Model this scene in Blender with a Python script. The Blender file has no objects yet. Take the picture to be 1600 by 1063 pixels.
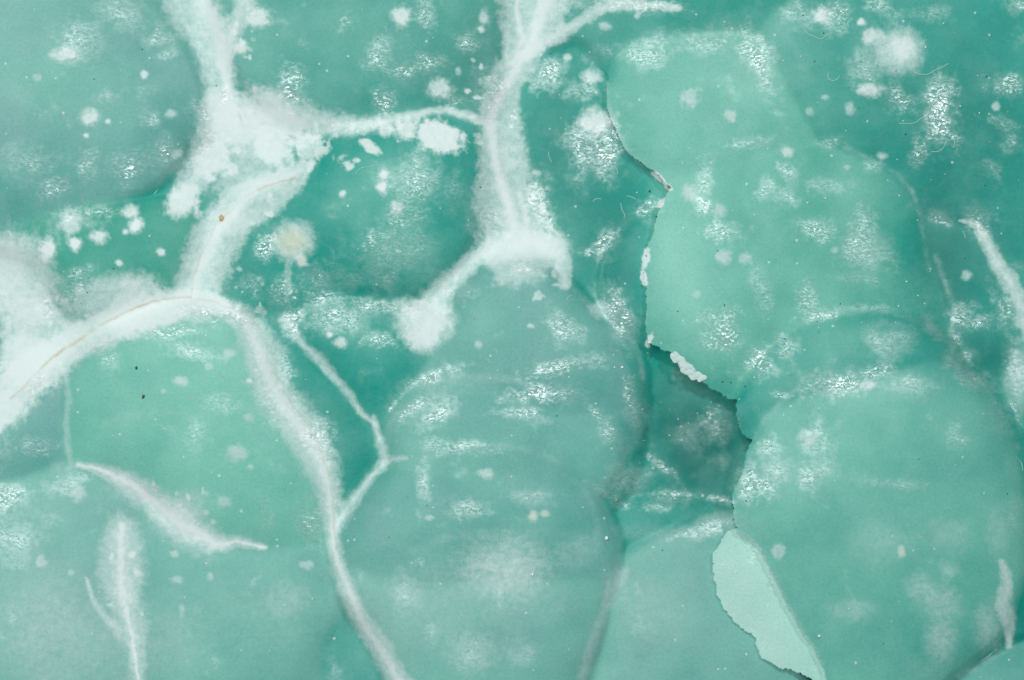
import bpy, math, random
import numpy as np
from mathutils import Vector

random.seed(7)
RNG = np.random.RandomState(11)
S = bpy.context.scene
U = 0.0001            # metres per unit of the tracing (the specimen is about 16 cm across the picture)
D = 6000.0            # camera distance in the same units
CX, CY = 800.0, 531.5

# ---------------------------------------------------------------- camera, world, lamps, exposure
cam = bpy.data.cameras.new('camera'); co = bpy.data.objects.new('camera', cam)
S.collection.objects.link(co); S.camera = co
co.location = (0, 0, D*U)
cam.sensor_width = 36.0; cam.lens = 18.0*D/800.0
cam.clip_start = 0.01; cam.clip_end = 10.0
cam.dof.use_dof = True
cam.dof.focus_distance = (D-18)*U
cam.dof.aperture_fstop = 5.6

w = bpy.data.worlds.new('World'); S.world = w; w.use_nodes = True
w.node_tree.nodes['Background'].inputs[0].default_value = (0.85, 0.94, 1.0, 1)
w.node_tree.nodes['Background'].inputs[1].default_value = 0.20

def area(name, loc, size, power, col, sy=None):
    l = bpy.data.lights.new(name, 'AREA'); l.energy = power; l.color = col
    l.shape = 'RECTANGLE'; l.size = size; l.size_y = sy or size
    o = bpy.data.objects.new(name, l); S.collection.objects.link(o)
    o.location = loc
    o.rotation_euler = (-Vector(loc)).to_track_quat('-Z', 'Y').to_euler()
    return o
area('softbox_over_camera', (-0.22, 0.18, 0.80), 0.36, 2.25, (0.96, 0.99, 1.0))
area('strip_lamp_top', (-0.06, 0.30, 0.55), 0.045, 1.0, (1.0, 0.98, 0.95), 0.03)
area('small_lamp_right', (0.24, 0.20, 0.56), 0.035, .75, (0.97, 0.99, 1.0), 0.03)
area('small_lamp_left', (-0.28, 0.02, 0.56), 0.035, .75, (1.0, 0.99, 0.97), 0.03)

S.view_settings.view_transform = 'Standard'
S.view_settings.look = 'None'
S.view_settings.exposure = 0.06
S.view_settings.gamma = 1.0
S.view_settings.use_curve_mapping = False
S.cycles.max_bounces = 4
S.cycles.diffuse_bounces = 2
S.cycles.glossy_bounces = 2
S.cycles.sample_clamp_indirect = 3.0

# ---------------------------------------------------------------- grid
step = 1.45
fx = np.arange(-50, 1651, step); fy = np.arange(-50, 1114, step)
def extend(f, n=46, s0=1.55, g=1.075):
    o = np.cumsum(s0*g**np.arange(n))
    return np.concatenate([(f[0]-o)[::-1], f, f[-1]+o])
xs, ys = extend(fx), extend(fy)
NX, NY = len(xs), len(ys)
X, Y = np.meshgrid(xs, ys)

# ---------------------------------------------------------------- noise
_lat = {}
def vnoise(x, y, scale, seed):
    """smooth gradient noise, about -1..1"""
    N = 256
    if seed not in _lat:
        a = np.random.RandomState(seed).rand(N, N)*2*np.pi
        _lat[seed] = (np.cos(a).astype(np.float32), np.sin(a).astype(np.float32))
    gx, gy = _lat[seed]
    u = (x/scale + 1000.37).astype(np.float64); v = (y/scale + 1000.71).astype(np.float64)
    iu = np.floor(u).astype(np.int64); iv = np.floor(v).astype(np.int64)
    fu = (u-iu).astype(np.float32); fv = (v-iv).astype(np.float32)
    su = fu*fu*fu*(fu*(fu*6-15)+10); sv = fv*fv*fv*(fv*(fv*6-15)+10)
    def g(a, b):
        i, j = (iv+b) % N, (iu+a) % N
        return gx[i, j]*(fu-a) + gy[i, j]*(fv-b)
    n0 = g(0, 0)*(1-su)+g(1, 0)*su; n1 = g(0, 1)*(1-su)+g(1, 1)*su
    return (n0*(1-sv)+n1*sv)*1.6
def fbm(x, y, scale, seed, octv=4, gain=0.55, lac=2.03):
    o = 0; a = 1.0; t = 0
    for k in range(octv):
        o = o + a*vnoise(x, y, scale/lac**k, seed+k*17); t += a; a *= gain
    return o/t*1.25
def sm(e0, e1, x):
    t = np.clip((x-e0)/(e1-e0), 0, 1); return t*t*(3-2*t)

W1 = fbm(X, Y, 46, 101, 5, .62)      # feathering
W2 = fbm(X, Y, 13, 202, 3, .65)
W3 = fbm(X, Y, 160, 303, 4, .5)
WX = fbm(X, Y, 16, 404, 3, .6); WY = fbm(X, Y, 16, 505, 3, .6)

WLX = fbm(X, Y, 55, 414, 3, .6); WLY = fbm(X, Y, 55, 515, 3, .6)
def win(x0, x1, y0, y1):
    i0, i1 = np.searchsorted(xs, [x0, x1]); j0, j1 = np.searchsorted(ys, [y0, y1])
    return slice(max(j0-1, 0), min(j1+1, NY)), slice(max(i0-1, 0), min(i1+1, NX))

def catmull(p, closed=True, n=6):
    p = np.array(p, float); m = len(p); out = []
    for i in range(m if closed else m-1):
        if closed: a, b, c, d = p[i-1], p[i], p[(i+1) % m], p[(i+2) % m]
        else: a, b, c, d = p[max(i-1, 0)], p[i], p[i+1], p[min(i+2, m-1)]
        for k in range(n):
            t = k/n
            out.append(0.5*((2*b)+(-a+c)*t+(2*a-5*b+4*c-d)*t*t+(-a+3*b-3*c+d)*t**3))
    if not closed: out.append(p[-1])
    return np.array(out)

def inside(P, x, y):
    r = np.zeros(x.shape, bool); n = len(P)
    for i in range(n):
        x0, y0 = P[i]; x1, y1 = P[(i+1) % n]
        if y0 == y1: continue
        c = ((y0 > y) != (y1 > y)) & (x < (x1-x0)*(y-y0)/(y1-y0)+x0)
        r ^= c
    return r

def membrane(P):
    lo, hi = P.min(0), P.max(0); st = max((hi-lo).max()/64.0, 3.0)
    gx = np.arange(lo[0]-2*st, hi[0]+2.1*st, st); gy = np.arange(lo[1]-2*st, hi[1]+2.1*st, st)
    GX, GY = np.meshgrid(gx, gy)
    m = np.zeros(GX.shape)
    for ox in (-.33, 0, .33):
        for oy in (-.33, 0, .33): m += inside(P, GX+ox*st, GY+oy*st)
    m /= 9.0
    z = np.zeros(GX.shape)
    par = (np.add.outer(np.arange(len(gy)), np.arange(len(gx))) % 2)
    for it in range(260):
        for c in (0, 1):
            nb = np.zeros_like(z)
            nb[1:-1, 1:-1] = (z[:-2, 1:-1]+z[2:, 1:-1]+z[1:-1, :-2]+z[1:-1, 2:]+st*st)*.25
            s = (par == c) & (m > 0)
            z[s] = ((1-1.88)*z+1.88*nb)[s]*1.0
            z *= np.where(m < 1, np.clip(m, 0, 1)**.35, 1)
            z = np.maximum(z, 0)
    return gx, gy, z/z.max()

def bil(gx, gy, F, x, y):
    u = np.clip((x-gx[0])/(gx[1]-gx[0]), 0, len(gx)-1.001); v = np.clip((y-gy[0])/(gy[1]-gy[0]), 0, len(gy)-1.001)
    i = u.astype(int); j = v.astype(int); a = u-i; b = v-j
    a = a; b = b
    return (F[j, i]*(1-a)+F[j, i+1]*a)*(1-b)+(F[j+1, i]*(1-a)+F[j+1, i+1]*a)*b

# ---------------------------------------------------------------- the nodules: outline, edge height, dome height, exponent, ragged edge
# (label, outline, b, h, power, rag)
NOD = []
def nod(label, pts, b, h, pw=.75, rag=3.0, pale=0.0, blue=0.0, green=0.0, tilt=(0, 0)):
    NOD.append(dict(label=label, P=catmull(pts), b=b, h=h, pw=pw, rag=rag, pale=pale, blue=blue, green=green, tilt=tilt))

nod('broad blue-green nodule filling the upper left corner', [(-330,-260),(60,-300),(250,-150),(252,-10),(290,60),(318,130),(322,190),(296,240),(240,295),(170,318),(90,332),(0,362),(-120,400),(-300,330)], -34, 62, .7, 3, .12, .72)
nod('nodule with scattered white dots left of the forked vein', [(-60,385),(20,350),(100,326),(200,316),(285,322),(312,350),(296,410),(272,462),(215,478),(130,500),(90,470),(60,420),(10,395)], -34, 40, .7, 3, .05, .10, .35)
nod('green nodule at the top between the two thick veins', [(352,-260),(560,-320),(770,-260),(790,-30),(782,60),(778,150),(752,192),(690,178),(610,190),(530,200),(450,190),(385,145),(352,90),(330,0)], -34, 56, .7, 3, .10, .40, .12)
nod('round nodule below the thin cross vein', [(470,262),(520,205),(610,188),(690,180),(752,196),(756,300),(742,380),(700,430),(640,472),(580,468),(530,455),(470,440),(420,400),(380,360),(420,300)], -34, 66, .7, 3, .05, 0, .0)
nod('dark green lobe right of the pale vein fork', [(425,295),(470,330),(500,400),(545,462),(480,490),(440,492),(380,490),(340,465),(345,405),(378,345)], -36, 30, .7, 3, 0, 0, .0)
nod('low green nodule with a sparkling crest in the centre', [(448,492),(500,472),(570,466),(640,470),(690,500),(690,570),(650,620),(600,665),(585,690),(555,640),(515,580),(470,530)], -32, 44, .7, 2, .05, .1)
nod('small dark green lobe right of the long curved vein', [(410,500),(450,500),(490,560),(545,625),(590,690),(600,720),(565,765),(528,800),(510,720),(470,650),(438,590)], -34, 26, .7, 2, .0, .0)
nod('pale green domed nodule framed by the curved vein', [(105,600),(130,548),(200,505),(290,470),(350,480),(402,515),(432,590),(470,650),(510,712),(522,780),(515,842),(430,854),(340,852),(275,820),(225,772),(165,735),(108,724),(100,660)], -26, 64, .62, 2, .72, .0, .32)
nod('small blue-grey lobe under the white vein at the left edge', [(-160,700),(-60,640),(20,625),(70,585),(112,596),(106,725),(50,752),(-60,770)], -36, 30, .7, 2, .02, .7)
nod('hazy nodule in the lower left corner', [(-330,800),(-150,730),(0,755),(110,722),(190,745),(230,790),(215,850),(205,940),(220,1063),(215,1180),(60,1330),(-260,1200)], -30, 52, .62, 2, .35, .9)
nod('wide smooth nodule at the bottom left of the long vein', [(205,770),(260,812),(340,850),(430,850),(516,846),(534,905),(528,960),(500,1030),(500,1140),(420,1260),(240,1200),(212,1063),(205,940),(200,850)], -30, 54, .62, 2, .35, .62)
nod('narrow lobe under the end of the long vein', [(532,900),(560,985),(640,1075),(640,1200),(490,1200),(480,1060),(525,950)], -36, 26, .7, 2, .05, .3)
nod('domed nodule under the white triangle', [(600,670),(640,590),(690,505),(716,450),(765,410),(830,402),(880,432),(922,475),(962,530),(995,600),(1002,680),(960,740),(850,760),(700,740)], -30, 56, .62, 2, .14, .58, .05)
nod('second lobe stacked on the central nodule', [(600,700),(620,640),(665,600),(740,590),(790,592),(825,615),(880,632),(930,650),(970,690),(965,750),(900,800),(760,800),(650,780)], -3, 52, .6, 2, .26, .62)
nod('third lobe stacked on the central nodule', [(520,870),(540,810),(590,745),(650,705),(740,690),(820,705),(880,725),(930,770),(965,830),(968,880),(930,960),(760,1000),(600,985),(545,940)], -5, 72, .6, 2, .14, .62)
nod('large low lobe at the bottom centre with a white bloom', [(530,930),(560,880),(640,852),(740,838),(850,858),(930,900),(945,960),(915,1063),(880,1180),(740,1240),(640,1160),(590,1020)], 10, 50, .6, 2, .28, .75)
nod('lobe right of the central nodule ending at the pit', [(905,470),(945,500),(992,538),(1010,600),(1005,680),(985,760),(940,800),(900,700),(880,560)], -19, 22, .7, 3, .04, .1)
nod('deep green wall beside the tall white vein', [(812,140),(850,85),(905,50),(985,50),(1060,140),(1060,300),(1030,400),(1000,470),(940,500),(895,470),(880,380),(850,300),(822,220)], -40, 26, .8, 3, .0, .0)
nod('narrow sparkling lobe squeezed beside the pale cliff', [(945,405),(985,350),(1030,340),(1040,440),(1030,540),(990,530),(950,500),(938,450)], -44, 34, .7, 2, .02, .0)
nod('green nodule along the top edge right of the thick vein', [(850,60),(900,62),(945,110),(975,130),(1060,90),(1160,60),(1290,80),(1330,-60),(1250,-260),(1000,-300),(880,-180)], -38, 44, .7, 3, .05, .1, .1)
nod('triangular facet on the floor of the pit', [(955,745),(985,722),(1006,708),(1030,726),(1054,750),(1036,760),(1010,768),(985,775),(962,786),(950,765)], -46, 20, .7, 1, .06, .1)
nod('low lobe on the floor of the pit', [(985,560),(1050,560),(1150,640),(1190,700),(1170,790),(1080,790),(1000,770),(970,680)], -70, 18, .8, 3, .0, .0)
nod('blue-green lobe beside the pale chipped sliver', [(965,880),(1004,850),(1070,820),(1135,800),(1180,830),(1200,940),(1260,1063),(1240,1200),(1000,1260),(900,1140),(915,1040),(935,960)], -32, 46, .62, 2, .25, .8)
nod('small lobe between the pit and the pale chipped sliver', [(955,800),(1010,778),(1075,782),(1150,795),(1150,830),(1070,835),(1000,862),(950,880)], -40, 30, .7, 2, .05, .1)
nod('dark green nodule in the upper right corner', [(1240,-40),(1330,-200),(1560,-280),(1900,-100),(1900,300),(1700,520),(1590,470),(1530,360),(1440,330),(1330,240),(1290,130)], -40, 60, .7, 3, .03, .1)
nod('green lobe rising at the top right behind the round nodule', [(1190,30),(1300,-20),(1400,20),(1430,110),(1400,220),(1330,250),(1250,200)], -28, 46, .7, 3, .14, .2, .1)
nod('dark green nodule beside the short right-hand vein', [(1430,330),(1520,350),(1560,410),(1600,480),(1680,560),(1640,640),(1570,620),(1500,580),(1460,500),(1440,420)], -50, 34, .7, 2, .0, .0)
nod('pale small lobe at the right edge', [(1575,545),(1620,520),(1760,560),(1760,700),(1640,700),(1592,650),(1568,590)], -34, 40, .6, 2, .2, .35)
nod('pale round nodule at the top of the broken cliff', [(948,150),(960,95),(1010,55),(1090,40),(1180,40),(1245,90),(1290,160),(1310,240),(1260,330),(1140,340),(1056,298),(1028,274),(1004,255),(980,237),(964,208),(951,178)], -16, 44, .6, 2, .50, .12, .18, (-.055, .045))
nod('large pale green nodule with a crisp broken edge above the pit', [(1048,294),(1100,240),(1200,215),(1321,228),(1395,268),(1432,325),(1450,400),(1478,440),(1490,495),(1480,570),(1400,640),(1260,680),(1178,684),(1163,668),(1151,648),(1150,628),(1134,620),(1104,601),(1080,588),(1058,566),(1048,551),(1025,543),(1012,532),(1008,496),(1009,460),(1007,430),(1012,387),(1024,352),(1030,325)], -16, 66, .5, 4, .48, .05, .20, (-.06, .0))
nod('overlapping lobe on the large pale nodule', [(1150,640),(1170,590),(1215,530),(1265,500),(1345,488),(1420,494),(1470,520),(1500,570),(1480,640),(1300,690),(1178,690)], 6, 52, .6, 2, .24, .10, .05, (-.05,.0))
nod('outer rim of the largest nodule', [(1290,600),(1370,570),(1430,550),(1480,556),(1545,596),(1586,655),(1606,720),(1660,830),(1640,960),(1560,1020),(1480,1063),(1400,900)], -18, 56, .6, 2, .06, .0)
nod('largest round nodule in the lower right', [(1178,684),(1202,648),(1246,608),(1300,586),(1370,572),(1430,562),(1485,572),(1530,604),(1560,650),(1586,705),(1600,790),(1600,900),(1570,990),(1510,1045),(1440,1100),(1350,1160),(1300,1100),(1284,1035),(1243,967),(1209,899),(1180,845),(1151,824),(1145,794),(1145,771),(1160,740),(1167,706)], 17, 70, .58, 3, .50, .22, .05, (-.05,.0))
nod('nodule in the bottom right corner', [(1420,1090),(1500,1052),(1548,1026),(1580,1012),(1660,1005),(1800,1100),(1700,1250),(1450,1250)], -14, 40, .6, 2, .2, .5)
nod('pale milky sliver where the crust broke off', [(1148,826),(1128,842),(1113,872),(1117,906),(1125,940),(1140,964),(1158,981),(1179,994),(1183,1015),(1197,1032),(1229,1045),(1263,1060),(1300,1120),(1370,1120),(1310,1035),(1268,960),(1234,892),(1212,855),(1185,828)], 7, 8, .3, 4, 1.7, .45)

Z = -42 + 5*fbm(X, Y, 90, 77, 4) + 14*sm(1330, 1420, X)
far = np.maximum(np.maximum(-X, X-1600), np.maximum(-Y, Y-1063))
Z = np.where(far > 60, np.maximum(Z, -45 + 20*fbm(X, Y, 150, 78, 3)), Z)
LAB = np.full(X.shape, -1, np.int32)
PALE = np.zeros(X.shape); BLUE = np.zeros(X.shape); GREEN = np.zeros(X.shape)
for k, n in enumerate(NOD):
    P = n['P']; lo, hi = P.min(0)-12, P.max(0)+12
    sl = win(lo[0], hi[0], lo[1], hi[1])
    r = n['rag']
    x = X[sl]+WX[sl]*r; y = Y[sl]+WY[sl]*r
    m = inside(P, x, y)
    gx, gy, phi = membrane(P)
    f = np.clip(bil(gx, gy, phi, x, y), 0, 1)**n['pw']
    ctr = P.mean(0)
    z = n['b']*(.62 if 'wall' not in n['label'] and 'pit' not in n['label'] and n['b'] < -20 else 1) + n['h']*.60*f + n['tilt'][0]*(x-ctr[0]) + n['tilt'][1]*(y-ctr[1])
    up = m & (z > Z[sl])
    Z[sl] = np.where(up, z, Z[sl]); LAB[sl] = np.where(up, k, LAB[sl])
    for F, key in ((PALE, 'pale'), (BLUE, 'blue'), (GREEN, 'green')):
        F[sl] = np.where(up, n[key]+.0, F[sl])

# ---------------------------------------------------------------- masks: white calcite, sparkling druse, zoning, with some shade and sheen painted in
def seg_dist(pts, x, y):
    """distance / local half width and arc position to a polyline with per-point half widths"""
    best = np.full(x.shape, 1e9); bd = np.full(x.shape, 1e9); side = np.zeros(x.shape)
    for (x0, y0, w0), (x1, y1, w1) in zip(pts[:-1], pts[1:]):
        dx, dy = x1-x0, y1-y0; L = dx*dx+dy*dy+1e-9
        t = np.clip(((x-x0)*dx+(y-y0)*dy)/L, 0, 1)
        d = np.hypot(x-x0-t*dx, y-y0-t*dy); q = d/np.maximum(w0+(w1-w0)*t, .3)
        u = q < best
        best = np.where(u, q, best); bd = np.where(u, d, bd)
    return best, bd
WHITE = np.zeros(X.shape); VID = np.full(X.shape, -1, np.int32); VST = np.zeros(X.shape); FILL = np.zeros(X.shape)
CORE = np.zeros(X.shape)
def over(A, sl, v): A[sl] = 1-(1-A[sl])*(1-np.clip(v, 0, 1))
VEINS = []
def vein(label, parts, blobs=()):
    """parts: (points, flank strength, core strength, softness, feather)"""
    vid = len(VEINS); VEINS.append(label)
    for pts, fl, cs, soft, fe in parts:
        p = catmull(pts, False, 5); mw = p[:, 2].max()*2.4+12
        sl = win(p[:, 0].min()-mw, p[:, 0].max()+mw, p[:, 1].min()-mw, p[:, 1].max()+mw)
        q, d = seg_dist(p, X[sl]+WX[sl]*2.0, Y[sl]+WY[sl]*2.0)
        e = q + (fe+.16)*(W1[sl]*.8+W2[sl]*.5)
        f = sm(1+soft, 1-soft, e)
        v = f*fl*(1+.30*W1[sl]+.12*W2[sl]) 
        over(WHITE, sl, v); over(WHITE, sl, .08*np.exp(-(q/1.5)**2)*(fl > .2))
        c = sm(1.15, .0, q*(1.25 if fl < .3 else 1.9)+.45*W2[sl]+.3*W1[sl])*cs
        over(WHITE, sl, c); CORE[sl] = np.maximum(CORE[sl], c)
        FILL[sl] = np.maximum(FILL[sl], f*min(1, fl*1.3))
        s = f*fl; u = (s > VST[sl]) & (s > .02)
        VST[sl] = np.where(u, s, VST[sl]); VID[sl] = np.where(u, vid, VID[sl])
    for (bx, by, rx, ry, rot, st, soft, fe) in blobs:
        v, sl = blobf(bx, by, rx, ry, rot, soft, fe)
        over(WHITE, sl, v*st); FILL[sl] = np.maximum(FILL[sl], v*st*.8)
        s = v*st; u = (s > VST[sl]) & (s > .02)
        VST[sl] = np.where(u, s, VST[sl]); VID[sl] = np.where(u, vid, VID[sl])
def blobf(bx, by, rx, ry, rot, soft, fe, warp=0):
    R = max(rx, ry)*(1.5+soft)+8; sl = win(bx-R, bx+R, by-R, by+R)
    x = X[sl]-bx+warp*WLX[sl]; y = Y[sl]-by+warp*WLY[sl]; c, s = math.cos(math.radians(rot)), math.sin(math.radians(rot))
    a = (x*c+y*s)/rx; b = (-x*s+y*c)/ry
    q = np.hypot(a, b)
    k = 1/(1+min(rx, ry)/30.)
    q = q + fe*(W1[sl]*.9*(1-k)+W2[sl]*.9*k+.25*W2[sl])
    return sm(1+soft, 1-soft, q), sl

vein('broad forked white vein running down from the top left', [
  ([(292,-60,52),(296,0,42),(318,40,34),(336,90,28),(345,140,24),(350,180,26)], .62, .0, .35, .25),
  ([(300,-60,20),(312,-10,22),(335,40,22),(350,90,16),(356,140,12),(366,175,14)], .2, .8, .6, .35),
  ([(395,-30,16),(376,20,14),(358,60,14),(350,100,12)], .62, .3, .4, .4),
  ([(478,262,12),(444,286,24),(405,308,34),(370,335,36),(340,368,38),(322,410,38),(310,450,36),(304,470,32)], .66, .0, .25, .22),
  ([(470,266,8),(437,282,12),(405,295,15),(380,312,16),(352,345,18),(330,380,18),(312,420,16),(302,460,16)], .1, .7, .6, .3),
  ([(330,150,14),(325,200,18),(322,250,26),(292,300,20),(284,322,18)], .55, .55, .35, .4),
 ], [(378,196,54,44,20,.80,.4,.5),(390,255,80,52,-30,.34,.3,.4),(372,185,36,32,0,.7,.6,.3),(425,228,34,26,40,.80,.3,.5),(330,250,30,26,0,.75,.3,.5),(285,312,30,20,-45,.7,.3,.5),(395,262,62,34,-20,.30,.3,.25),(440,195,50,22,15,.75,.4,.5),(420,160,44,16,35,.5,.4,.5),(480,235,18,22,-30,.72,.3,.6),(503,238,14,7,-25,.7,.3,.6),(462,222,14,10,0,.6,.3,.6),(360,345,26,20,0,.5,.4,.4)])
vein('curved white vein sweeping from the left edge over the pale dome', [
  ([(-60,700,40),(0,625,40),(45,588,36),(88,556,30),(135,527,28),(203,497,28),(255,480,26),(300,470,18),(345,477,16)], .80, .5, .28, .25),
  ([(345,477,12),(383,502,20),(406,548,26),(424,600,28),(460,655,28),(490,700,26),(510,750,21),(518,800,15),(521,845,11),(530,885,11),(545,925,13),(566,970,14),(598,1020,15),(626,1068,15),(680,1130,15)], .60, .75, .5, .3),
 ], [(28,440,60,78,-25,.72,.3,.25),(60,520,60,56,0,.6,.4,.3),(40,560,44,44,0,.8,.4,.3),(0,420,40,60,0,.4,.4,.3),(180,466,66,36,-12,.62,.35,.3),(225,500,50,26,-15,.6,.3,.3),(215,455,36,24,0,.4,.4,.3),(15,640,22,26,0,.55,.4,.4)])
vein('thin white cross vein joining the two thick veins', [
  ([(425,170,30),(470,186,26),(510,194,20),(560,198,13),(620,186,8),(690,172,6),(725,180,7),(765,192,9)], .62, .35, .5, .5)])
vein('tall white vein down the middle of the top half', [
  ([(838,-80,62),(838,0,58),(822,50,38),(806,95,28),(790,130,26),(782,170,28),(784,230,36),(790,290,44),(800,340,54),(808,385,58)], .62, .0, .22, .25),
  ([(860,-40,24),(850,10,20),(835,55,18),(806,108,14),(785,142,12),(766,190,12),(772,237,13),(782,285,14),(798,335,18),(806,388,22)], .1, .9, .5, .45),
  ([(812,-40,7),(808,20,7),(815,60,8),(800,100,8)], .1, .8, .5, .4),
  ([(812,300,6),(822,340,9),(824,380,12)], .1, .6, .5, .4),
  ([(824,85,12),(869,56,10),(913,30,9),(953,9,9),(1004,7,9),(1060,12,5)], .58, .3, .4, .5),
  ([(780,392,20),(744,404,16),(712,432,16),(690,455,20),(670,500,26),(665,530,22)], .6, .5, .35, .3),
  ([(820,380,22),(860,388,20),(878,415,14),(882,445,8)], .6, .4, .35, .3),
 ], [(664,505,46,36,0,.7,.3,.3),(862,380,28,22,20,.5,.35,.4),(800,385,48,22,0,.4,.4,.3),(640,480,26,14,20,.4,.4,.4)])
vein('short thin white vein crossing the small lobes in the centre', [
  ([(450,500,12),(474,538,7),(498,560,8),(520,586,7),(547,618,6),(562,642,5),(574,654,4),(587,664,4)], .42, .25, .6, .6)])
vein('small hooked white vein joining the long vein', [
  ([(584,652,4),(591,682,7),(600,708,8),(599,724,8),(580,745,7),(564,767,8),(542,798,10),(528,822,9)], .48, .3, .65, .45),
  ([(599,722,7),(616,718,6),(634,716,3)], .35, .2, .7, .6)])
vein('white diagonal vein with a misty halo below the pale dome', [
  ([(122,727,5),(152,733,8),(186,747,13),(220,768,18),(251,794,20),(281,818,20),(315,836,18),(342,851,13),(373,847,8),(414,856,4)], .62, .95, .5, .45)],
  [(285,820,62,30,38,.42,.5,.35),(296,790,22,24,0,.3,.5,.4),(200,760,34,20,30,.25,.5,.4)])
vein('upright spindle of white at the lower left', [
  ([(190,822,12),(188,870,16),(192,930,14),(205,990,9),(216,1063,7),(220,1110,6)], .3, .9, .5, .25),
  ([(135,904,2),(145,935,4),(162,962,5),(185,988,7)], .45, .3, .5, .5)],
  [(190,880,36,70,0,.52,.30,.25),(203,965,26,50,-8,.40,.4,.3),(214,1040,14,50,0,.3,.4,.3)])
vein('short white vein at the right edge', [
  ([(1500,345,2),(1524,352,6),(1541,378,10),(1558,410,12),(1578,440,12),(1592,470,13),(1602,505,12),(1620,560,8)], .55, .35, .4, .4)])
vein('blurred white streak near the lower right edge', [
  ([(1566,878,5),(1574,913,9),(1567,945,11),(1576,975,10),(1576,1010,4)], .55, .2, .5, .5)])
vein('faint white seam left of the blue-green lobe', [
  ([(976,893,6),(962,915,9),(947,942,7),(938,970,6),(929,995,6),(916,1035,6),(906,1075,6)], .26, .0, .85, .6)])
vein('faint white seam at the left foot of the pale dome', [
  ([(103,585,4),(107,620,4),(104,660,4),(106,700,4),(112,726,4)], .26, .0, .8, .7)])

SPOTS = []
def spot(x, y, rx, ry=None, st=.85, soft=.55, rot=0, cream=0, fe=.5):
    SPOTS.append((x, y, rx, ry or rx, st, soft, rot, cream, fe))
for a in [(403,27,18,16),(376,75,12,9),(102,85,19,12),(141,184,14,12),(225,117,6),(59,120,7,6,.4),(135,212,4),(169,191,4),(268,178,9,6,.6),
  (110,349,16,17,.6),(203,330,13,10),(213,350,11,9),(627,25,14,16),(757,27,8,10,.6),(752,47,5),(687,139,17,15,.75),(716,112,5,6,.5),
  (604,203,13,10,.75),(635,203,18,15,.85),(686,213,39,25,.95,.3,22),(578,230,20,8,.85,.3,38),(599,274,8,8,.8),(598,293,9,10,.9),(535,303,5,6),(621,325,9,10,.7),
  (925,120,14,11,.75),(931,191,26,20,.85,.6),(946,41,9,6,.6),(887,90,7,5,.6),(996,24,5,5,.6),
  (1284,25,14,12,.8,.5),(1346,34,6),(1363,56,15,12,.75),(1405,80,36,34,.62,.4,0,0,.25),(1409,75,18,16,.75,.5),(1360,141,18,10,.8,.6),(1080,152,12,14,.55,.5,30,0,.9),(1141,180,8,8,.6,.4,0,0,.9),
  (1231,237,9,8,.65),(1265,174,6,7,.4),(1328,169,7,9,.5),(1378,244,7,6,.55),(1556,166,6,7,.55),(1324,261,5,4,.5),(1077,301,11,11,.6),(1124,329,10,10,.5),(1290,152,6,4,.5),
  (74,392,13,17,.95),(117,381,10,10,.95),(154,370,13,10,.85),(196,363,5),(212,353,11),(252,394,6),(186,411,5),(457,377,34,30,.62,.4,0,.5,.3),(471,408,9,9,.7,.4,0,.5),(450,436,6,26,.35,.5),
  (359,553,10,7,.5),(327,574,6,5,.5),(283,596,11,7,.6),(256,611,4,4,.4),(390,653,8,6,.4),(406,484,7,6,.5),(532,535,10,8,.75),(515,524,5),
  (840,463,10,7,.65,.25,0,0,.8),(830,510,5,4,.65),(748,538,6,7,.5),(940,485,18,12,.5,.6),(1131,402,11,11,.6,.5),(1163,404,8,8,.5,.5),(1089,460,6,6,.4),(1356,601,11,8,.7,.4),(1510,431,8,7,.5),
  (1263,684,13,12,.55,.5),(122,772,11,11,.6),(64,879,8,8,.5),(111,895,5,4,.5),(273,865,7,5,.5),(276,906,9,6,.45),(329,902,5,5,.4),(349,784,11,8,.45),(369,708,15,12,.55),(391,730,5,4,.4),
  (479,884,10,7,.45),(284,954,4,10,.3),(760,740,11,7,.6),(672,809,7,4,.5),(833,807,8,8,.45,.4,0,.6),(852,803,8,6,.4,.4,0,.3),(1216,862,10,12,.45,.3),(1409,862,6,9,.45,.4,0,.5),(1304,391,6,5,.4)]:
    spot(*a)
# crumbs of white powder round the veins
rc = np.random.RandomState(5)
for cx_, cy_, ax_, ay_, rot_, n_, r_ in [(500,225,34,22,20,16,6),(330,235,26,50,25,16,8),(640,200,60,8,0,12,5),(380,70,14,40,0,12,5),(290,320,26,14,0,8,7),(400,330,40,14,-35,8,5),(110,480,30,30,0,6,7),(560,205,50,8,0,10,5),(745,150,12,60,0,10,5),(840,330,10,50,-15,8,5),(690,470,30,40,0,8,5),(300,800,50,26,38,10,5),(190,880,34,60,0,8,6),(420,560,20,80,-20,10,4),(445,210,30,14,0,10,6),(865,420,20,30,0,6,5)]:
    for _ in range(n_):
        a_, b_ = rc.randn()*ax_*.8, rc.randn()*ay_*.8; t_ = math.radians(rot_)
        v, sl = blobf(cx_+a_*math.cos(t_)-b_*math.sin(t_), cy_+a_*math.sin(t_)+b_*math.cos(t_), r_*rc.uniform(.35, 1.3), r_*rc.uniform(.35, 1.2), 0, .45, .7)
        over(WHITE, sl, v*rc.uniform(.35, .8))
SID = np.full(X.shape, -1, np.int32); SST = np.zeros(X.shape); CREAM = np.zeros(X.shape)
for i, (x, y, rx, ry, st, soft, rot, cream, fe) in enumerate(SPOTS):
    v, sl = blobf(x, y, rx, ry, rot, soft, fe)
    v = v*st; over(WHITE, sl, v)
    u = (v > SST[sl]) & (v > .5*st)
    SST[sl] = np.where(u, v, SST[sl]); SID[sl] = np.where(u, i, SID[sl])
    if cream:
        v2, s2 = blobf(x, y, rx*.55, ry*.55, rot, .8, .3); over(CREAM, s2, v2*cream)

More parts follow.
